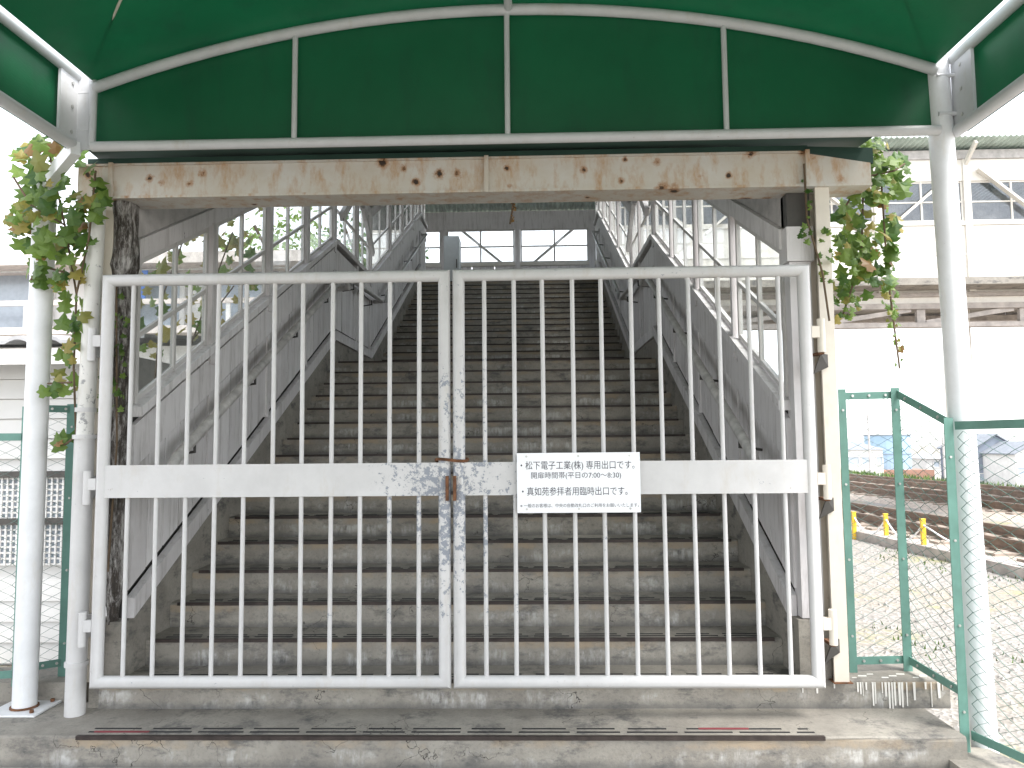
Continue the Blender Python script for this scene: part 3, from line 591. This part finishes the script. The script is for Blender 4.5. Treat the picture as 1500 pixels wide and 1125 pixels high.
for x0_,x1_,zb,zt2,lab,pl in((U(36,1030,Y=4.25).x,U(68,330,Y=4.25).x,.15,3.16,'white round canopy pole on a bolted plate beside the ivy and drain pipe',True),(U(1440,1062,Y=4.06).x,U(1372,90,Y=4.02).x,-.12,pz,'white round canopy pole rising behind the angled green fence panel',False)):
    yy=4.25 if pl else 4.05
    pt=thing('canopy_pole',(x0_,yy,zb),lab,'pole','white canopy poles')
    MB().tube([(x0_,yy,zb),(x1_,yy-.02,zt2)],.0615,20).build('pole','pole_paint',pt,True)
    if pl:
        MB().box((x0_-.14,yy-.13,.152),(x0_+.14,yy+.13,.162)).build('base_plate','pole_paint',pt); MB().tube([(x0_,yy,.1625),(x0_,yy,.172)],.072,18).build('weld_ring','rust',pt)
        for dx in(-.1,.1):
            for dy in(-.09,.09): MB().tube([(x0_+dx,yy+dy,.1625),(x0_+dx,yy+dy,.178)],.011,6).build('bolt','rust',pt)
        MB().bar((x1_,yy-.03,3.1),(xl-.06,CY-.05,3.2),.05,.08).build('arm','pole_paint',pt)
    else: MB().box((x0_-.12,yy-.12,-.12),(x0_+.12,yy+.12,-.10)).build('base_plate','pole_paint',pt)
fl=thing('roof_flashing',(.1,4.2,3.24),'dark green sheet closing the gap between canopy and beam','flashing')
m=MB(); m.quadprism([(-2.02,4.05,3.235),(2.31,4.05,3.235),(2.34,4.55,3.30),(-2.16,4.55,3.30)],(0,0,.012)); m.build('sheet','dark_green_sheet',fl)
MB().quadprism([(1.99,4.21,3.205),(2.36,4.21,3.135),(2.36,4.21,3.225),(1.99,4.21,3.24)],(0,.012,0)).build('end_fold','dark_green_sheet',fl)
MB().box((-2.1,4.19,3.21),(1.99,4.2,3.238)).build('front_fold','dark_green_sheet',fl)
# ---------------------------------------------------------------- chain link fences
def link(p,q,za0,za1,zb0,zb1,parent,pitch=.06,r=.0025):
    p,q=V((p[0],p[1],0)),V((q[0],q[1],0)); L=(q-p).length; u=(q-p)/L; nrm=V((-u.y,u.x,0)); m=MB(); k=0; s=0
    while s<=L:
        t=s/L; zlo,zhi=za0+(zb0-za0)*t,za1+(zb1-za1)*t; nseg=int((zhi-zlo)/(pitch*.5)); pts=[]
        for j in range(nseg+1):
            off=pitch*.5*(1 if (j+k)%2 else -1)*.98; d=min(max(s+off*(1 if k%2 else 1),0),L)
            pts.append(p+u*d+nrm*(.0035*(1 if j%2 else -1))+V((0,0,zlo+j*pitch*.5)))
        if len(pts)>1:
            vs=[]; fs=[]
            for a in pts:
                for c in range(3): vs.append(a+(u*math.cos(c*2.094)+nrm*math.sin(c*2.094))*r)
            for j in range(len(pts)-1):
                for c in range(3): fs.append((j*3+c,j*3+(c+1)%3,j*3+3+(c+1)%3,j*3+3+c))
            m.add(vs,fs)
        s+=pitch; k+=1
    return m.build('chain_link','wire_green',parent)
def fpost(p,z0,z1,parent,w=.05):
    x,y=p; m=MB(); m.box((x-w/2,y-.006,z0),(x+w/2,y,z1)); m.box((x+w/2-.006,y+.0005,z0),(x+w/2,y+w,z1)); m.build('post','fence_green',parent)
    z=z0+.2
    while z<z1: MB().tube([(x,y-.006,z),(x,y-.012,z)],.007,6).build('bolt','bolt_steel',parent); z+=.42
def frail(p,q,z0,z1,parent):
    a,b=V((*p,z0)),V((*q,z1)); MB().bar(a,b,.006,.042).build('rail','fence_green',parent)
    n_=V((b-a)).normalized().cross(V((0,0,1)))
    for t in(.2,.5,.8): c=a.lerp(b,t); s=n_ if (V((CX,0,0))-V((c.x,c.y,0))).dot(n_)>0 else -n_; MB().tube([c+s*.003,c+s*.010],.008,6).build('bolt','bolt_steel',parent)
p1=U(1250,985,Z=.3); p2=U(1330,983,Z=.3); p3=U(1414,1100,Z=.05)
zt1,zt2_,zt3=U(1237,570,Y=p1.y).z,U(1320,568,Y=p2.y).z,U(1397,612,Y=p3.y).z
fr=thing('chain_link_fence',(p2.x,p2.y,.3),'green chain link fence with angled panel beside the tracks','fence','green chain link fences')
fpost(p1[:2],.3,zt1,fr,.042); fpost(p2[:2],.3,zt2_,fr,.048); fpost(p3[:2],.04,zt3,fr,.046)
A,B,C_=p1[:2],p2[:2],p3[:2]
p1y=(A[0],A[1]+.01); p2y=(B[0]+.01,B[1]+.012); p3y=(C_[0]+.02,C_[1]+.012)
frail(p1y,p2y,zt1-.04,zt2_-.04,fr); frail(p1y,p2y,.36,.36,fr); frail(p2y,p3y,zt2_-.03,zt3-.03,fr); frail(p2y,p3y,.36,.32,fr)
link((p1y[0],p1y[1]+.012),(p2y[0],p2y[1]+.012),.36,zt1-.05,.36,zt2_-.05,fr); link((p2y[0]+.012,p2y[1]),(p3y[0]+.012,p3y[1]),.36,zt2_-.05,.32,zt3-.05,fr)
e1=U(1500,1118,Z=.12); dirv=(V((e1.x,e1.y,0))-V((p3.x,p3.y,0))).normalized(); p4=V((p3.x,p3.y,0))+dirv*2.6; p4y=(p4.x,p4.y)
p3b=(C_[0]+.03,C_[1]-.01)
frail(p3b,p4y,zt3-.04,zt3-.04,fr); frail(p3b,p4y,.13,.13,fr); link((p3b[0]+.012,p3b[1]),(p4y[0]+.012,p4y[1]),.10,zt3-.05,.10,zt3-.05,fr); fpost(p4y,-.1,zt3,fr)
tag(MB().hexa([(p3.x-.13,p3.y-.25+.3,-.12),(p3.x-.13,p3.y-2.5,-.12),(p4.x+.14,p4.y,-.12),(p3.x+.13,p3.y+.06,-.12),(p3.x-.13,p3.y+.05,.045),(p3.x-.1,p3.y-2.5,.045),(p4.x+.14,p4.y,.045),(p3.x+.13,p3.y+.06,.045)]).build('kerb','concrete'),'low concrete kerb carrying the chain link fence post','kerb')
l1=U(94,988,Z=.27); l2=U(24,1000,Z=.27); lt1=U(95,592,Y=l1.y).z; lt2=U(36,640,Y=l2.y).z
fl_=thing('chain_link_fence',(l1.x,l1.y,.27),'green chain link fence behind the white pole and drain pipe','fence','green chain link fences')
lA=(l1.x,l1.y); lB=(l2.x,l2.y); lC=(l2.x-1.2,l2.y-.35)
fpost(lA,.25,lt1,fl_,.07); fpost(lB,.25,lt1-.02,fl_,.05); frail((lA[0],lA[1]+.012),(lB[0],lB[1]+.012),lt1-.03,lt1-.03,fl_); frail((lA[0],lA[1]+.012),(lB[0],lB[1]+.012),.34,.34,fl_); frail((lB[0]-.02,lB[1]-.01),lC,lt2,lt2,fl_); frail((lB[0]-.02,lB[1]-.01),lC,.32,.32,fl_)
link((lA[0],lA[1]+.03),(lB[0],lB[1]+.03),.3,lt1-.04,.3,lt1-.04,fl_); link((lB[0]-.02,lB[1]+.01),(lC[0],lC[1]+.01),.3,lt2,.3,lt2,fl_)
fpost(lC,.25,lt2+.02,fl_)
tag(MB().box((-4.5,4.36,-.12),(-2.15,4.66,.26)).build('kerb','concrete'),'concrete footing under the fence behind the white pole','kerb')
# ---------------------------------------------------------------- neighbouring buildings behind the fence
sh=thing('shed',(-6,7,0),'white clapboard shed with scalloped roof tiles behind the fence','shed')
SY=6.0; zE=U(30,515,Y=SY).z; MB().box((-9.5,SY+.05,-.12),(-2.75,SY+2.6,zE-.05)).build('wall','siding',sh); me=None
k=0; z=-.1
while z<zE-.12:
    if .5<z<1.38: z+=.16; continue
    if me is None: me=MB().quadprism([(-9.5,SY+.045,z),(-2.75,SY+.045,z),(-2.75,SY+.015,z),(-9.5,SY+.015,z)],(0,.02,.155)).build('board','siding',sh); zz=z
    else: inst(me,'board',sh,(0,0,z-zz))
    z+=.16
m=MB(); nn=int(7.2/.04)
for k in range(nn):
    xa=-9.7+k*.04; f_=lambda x:.05*abs(math.sin(math.pi*x/.24))
    m.hexa([(xa,SY-.35,zE+f_(xa)),(xa+.04,SY-.35,zE+f_(xa+.04)),(xa+.04,SY+2.9,zE+.4+f_(xa+.04)),(xa,SY+2.9,zE+.4+f_(xa)),(xa,SY-.35,zE+f_(xa)+.03),(xa+.04,SY-.35,zE+f_(xa+.04)+.03),(xa+.04,SY+2.9,zE+.43+f_(xa+.04)),(xa,SY+2.9,zE+.43+f_(xa))])
m.build('roof','roof_tile',sh); MB().box((-9.6,SY-.33,zE-.14),(-2.65,SY-.30,zE-.02)).build('gutter','house_white',sh)
gl_=MB(); gx0,gx1,gz0,gz1=-6.5,-2.8,.66,1.36
MB().box((gx0,SY+.02,gz0),(gx1,SY+.048,gz1)).build('vent_opening','far_glass',sh)
x=gx0
while x<gx1: gl_.box((x,SY-.01,gz0),(x+.014,SY+.0,gz1)); x+=.045
z=gz0
while z<gz1: gl_.box((gx0,SY+.001,z),(gx1,SY+.011,z+.014)); z+=.045
o=gl_.build('lattice','siding',sh); o['kind']='stuff'
for z in(gz1+.02,(gz0+gz1)/2): MB().box((gx0,SY-.03,z-.03),(gx1,SY+.012,z+.02)).build('rail','dark_steel',sh)
ho=thing('house',(-7.5,18,0),'pale house with a beige balcony and laundry behind the clapboard shed','house')
HY=15.0; MB().box((-12,HY,-.12),(-3.9,HY+6,5.1)).build('wall','house_white',ho); MB().box((-12.3,HY-.9,U(40,388,Y=HY-.9).z),(-3.7,HY+6.3,U(40,372,Y=HY-.9).z)).build('roof','balcony_beige',ho)
zb1,zb2=U(40,490,Y=HY-.9).z,U(40,440,Y=HY-.9).z
MB().box((-12,HY-.9,zb1),(-4.3,HY-.001,zb1+.14)).build('balcony_floor','balcony_beige',ho)
MB().box((-12,HY-.9,zb2-.1),(-4.3,HY-.85,zb2)).build('balcony_rail','balcony_beige',ho)
for x in(-10.5,-9.2,-7.9,-6.6,-5.3,-4.35): MB().box((x-.04,HY-.89,zb1+.14),(x+.04,HY-.86,zb2-.1)).build('baluster','house_white',ho)
for x in(-10,-7.3,-5.3): win(ho,(x,HY-.0,zb2+.2),1.5,1.3,fm='house_white')
for i,(x,mt,lab) in enumerate(((-7.75,'cloth_dark','dark garment hanging on the balcony'),(-7.45,'cloth_lime','lime garment hanging on the balcony'),(-7.15,'cloth_blue','blue garment hanging on the balcony'))):
    m=MB(); zt3_=U(30,398,Y=HY-.6).z
    m.quadprism([(x-.1,HY-.6,zt3_-.7),(x+.1,HY-.62,zt3_-.66),(x+.14,HY-.6,zt3_),(x-.14,HY-.6,zt3_)],(0,.03,0)); tag(m.build('garment',mt,None,False,(x,HY-.6,zt3_-.7)),lab,'clothing','laundry on the balcony')
tag(MB().tube([(-12,HY-.6,zt3_),(-4.3,HY-.6,zt3_)],.012,6).build('laundry_pole','bolt_steel'),'thin laundry pole across the beige balcony','pole')
# ---------------------------------------------------------------- ivy and climbers
def leafmesh(seed):
    rs=random.Random(seed); prof=[(0,-.42),(.20,-.50),(.46,-.30),(.30,-.12),(.52,.16),(.24,.20),(.14,.40),(0,.62)]
    pts=prof+[(-x,y) for x,y in prof[-2:0:-1]]; pts=[(x*rs.uniform(.88,1.1),y*rs.uniform(.9,1.1)) for x,y in pts]
    vs=[(x,y,-.22*abs(x)-.12*y*y+rs.uniform(-.02,.02)) for x,y in pts]+[(0,-.05,.05)]; c=len(pts)
    me=bpy.data.meshes.new('leaf'); me.from_pydata(vs,[],[(i,(i+1)%c,c) for i in range(c)]); me.update(); return me
LM={}
for k in('leaf_green','leaf_yellow','leaf_brown'):
    LM[k]=[]
    for s in range(4): me=leafmesh(s+len(k)); me.materials.append(M[k]); LM[k].append(me)
def ivy(name,label,stems,leaves,cat='ivy'):
    b=V(stems[0][0]); t=thing(name,b,label,cat)
    for s in stems: MB().tube(s,.006,5).build('stem','vine_stem',t)
    for p,size,k in leaves:
        o=inst(random.choice(LM[k]),'leaf',t,V(p)-b,(rnd(.7,1.75),rnd(-.5,.5),rnd(-.9,.9)),(size*rnd(.6,1.15),)*3)
    return t
def blob(px,py,rx,ry,n,ya,yb,smin,smax,pg=.8):
    out=[]
    while len(out)<n:
        a,b=rnd(-1,1),rnd(-1,1)
        if a*a+b*b>1: continue
        p=U(px+a*rx,py+b*ry,Y=rnd(ya,yb)); out.append((p,rnd(smin,smax),'leaf_green' if random.random()<pg else ('leaf_yellow' if random.random()<.88 else 'leaf_brown')))
    return out
def S(pts,Y): return [U(x,y,Y=Y+rnd(-.03,.03)) for x,y in pts]
L=blob(70,235,52,36,44,4.0,4.3,.07,.13)+blob(72,320,60,52,95,4.0,4.35,.07,.135)+blob(85,385,45,38,45,4.0,4.3,.07,.13)+blob(135,300,22,60,18,4.05,4.14,.06,.11,.95)+blob(105,470,20,50,22,4.08,4.3,.06,.11)+blob(100,545,16,40,14,4.08,4.3,.05,.10,.6)+blob(70,562,18,12,4,4.0,4.1,.08,.12)+blob(93,648,16,16,4,4.05,4.2,.07,.11)+blob(75,212,38,12,8,4.0,4.2,.08,.12)
ivy('ivy','leafy green ivy climbing the drain pipe and white pole',[S([(112,660),(108,540),(112,430),(95,330),(70,215)],4.18),S([(112,430),(130,350),(140,250)],4.12),S([(95,330),(45,300),(20,260)],4.15),S([(100,400),(60,390),(45,410)],4.12),S([(105,560),(70,562)],4.1),S([(110,640),(90,655)],4.15)],L)
L=blob(1295,255,36,44,62,4.3,4.6,.06,.11)+blob(1268,335,50,66,105,4.32,4.7,.06,.12,.75)+blob(1245,400,40,45,40,4.35,4.6,.06,.11,.75)+blob(1285,400,24,30,18,4.35,4.5,.06,.10)+blob(1232,450,36,20,26,4.35,4.5,.03,.06,.8)+blob(1304,430,12,48,24,4.4,4.5,.03,.06,.7)+blob(1316,500,7,42,14,4.4,4.5,.025,.045,.5)+blob(1180,310,10,60,12,4.14,4.17,.03,.06,.95)+blob(1208,380,12,50,14,4.15,4.18,.03,.05,.95)+blob(1278,212,14,12,6,4.25,4.4,.05,.08)
ivy('ivy','green ivy hanging in strands from the beam end beside the steel column',[S([(1240,300),(1265,260),(1290,215)],4.42),S([(1265,260),(1310,250),(1325,240)],4.42),S([(1265,260),(1262,380),(1235,460)],4.45),S([(1290,250),(1300,400),(1318,540)],4.45),S([(1178,240),(1182,320),(1205,400),(1215,470)],4.165)],L)
L=[]
for i in range(150):
    y=rnd(4.5,7.0); L.append(((-2.0-rnd(.03,.35),y,base(y)+rnd(1.35,2.6)-(.25 if y<5 else 0)),rnd(.07,.14),random.choice(['leaf_yellow','leaf_yellow','leaf_green','leaf_green','leaf_yellow'])))
st_=[[(-2.1,4.9,.0),(-2.12,5.0,1.4),(-2.1,5.1,2.6),(-2.12,5.5,3.2)],[(-2.12,5.0,1.4),(-2.15,5.7,2.4),(-2.1,6.3,3.4)],[(-2.15,5.7,2.4),(-2.2,6.6,3.0)],[(-2.12,5.0,1.4),(-2.1,4.6,2.4)]]
ivy('climbing_vine','yellowing climber growing outside the stair windows on the shed side',st_,L,'vine')
L=[((-1.935+rnd(-.07,.08),4.225+rnd(-.02,.0),rnd(1.75,2.45)),rnd(.025,.05),'leaf_green') for i in range(60)]
ivy('creeper','small dark creeper clinging to the rotten timber post',[[(-1.93,4.228,.9),(-1.90,4.226,1.6),(-1.93,4.225,2.5)]],L,'creeper')
ivy('dried_vine','dry brown vine hanging below the beam centre',[[U(752,292,Y=4.41),U(750,310,Y=4.42),U(747,328,Y=4.42)]],[(U(752+rnd(-5,5),295+i*4,Y=4.42),.03,'leaf_brown') for i in range(8)],'vine')
# trees seen through the stair windows on the shed side
def tree(x,y,h,lab):
    t=thing('tree',(x,y,-.12),lab,'tree','trees beyond the shed'); m=MB(); m.tube([(x,y,-.12),(x+.1,y,h*.4),(x-.1,y+.1,h*.8)],.12,8)
    for a in range(6): m.tube([(x,y,h*(.35+.07*a)),(x+1.1*math.cos(a*2.1),y+1.1*math.sin(a*2.1),h*(.55+.07*a))],.04,6)
    m.build('trunk','trunk',t); c=MB()
    for i in range(2600):
        k=rnd(0,1)**.5; a=rnd(0,6.28); zz=rnd(-1,1); rr=math.sqrt(1-zz*zz)*k*(1+.25*math.sin(3*a+zz*4)); p=V((x+1.7*rr*math.cos(a),y+1.7*rr*math.sin(a),h*.68+zz*h*.32*k)); s=rnd(.05,.11)
        u=V((rnd(-1,1),rnd(-1,1),rnd(-1,1))).normalized()*s; w_=u.orthogonal().normalized()*s*.6; c.add([p-u,p+w_,p+u,p-w_],[(0,1,2,3)])
    o=c.build('crown','leaf_green',t); o['kind']='stuff'
tree(-5.2,17.5,7.2,'bushy green tree behind the stair windows nearest the house'); tree(-4.3,22,8.6,'taller green tree standing further along the stair wall')
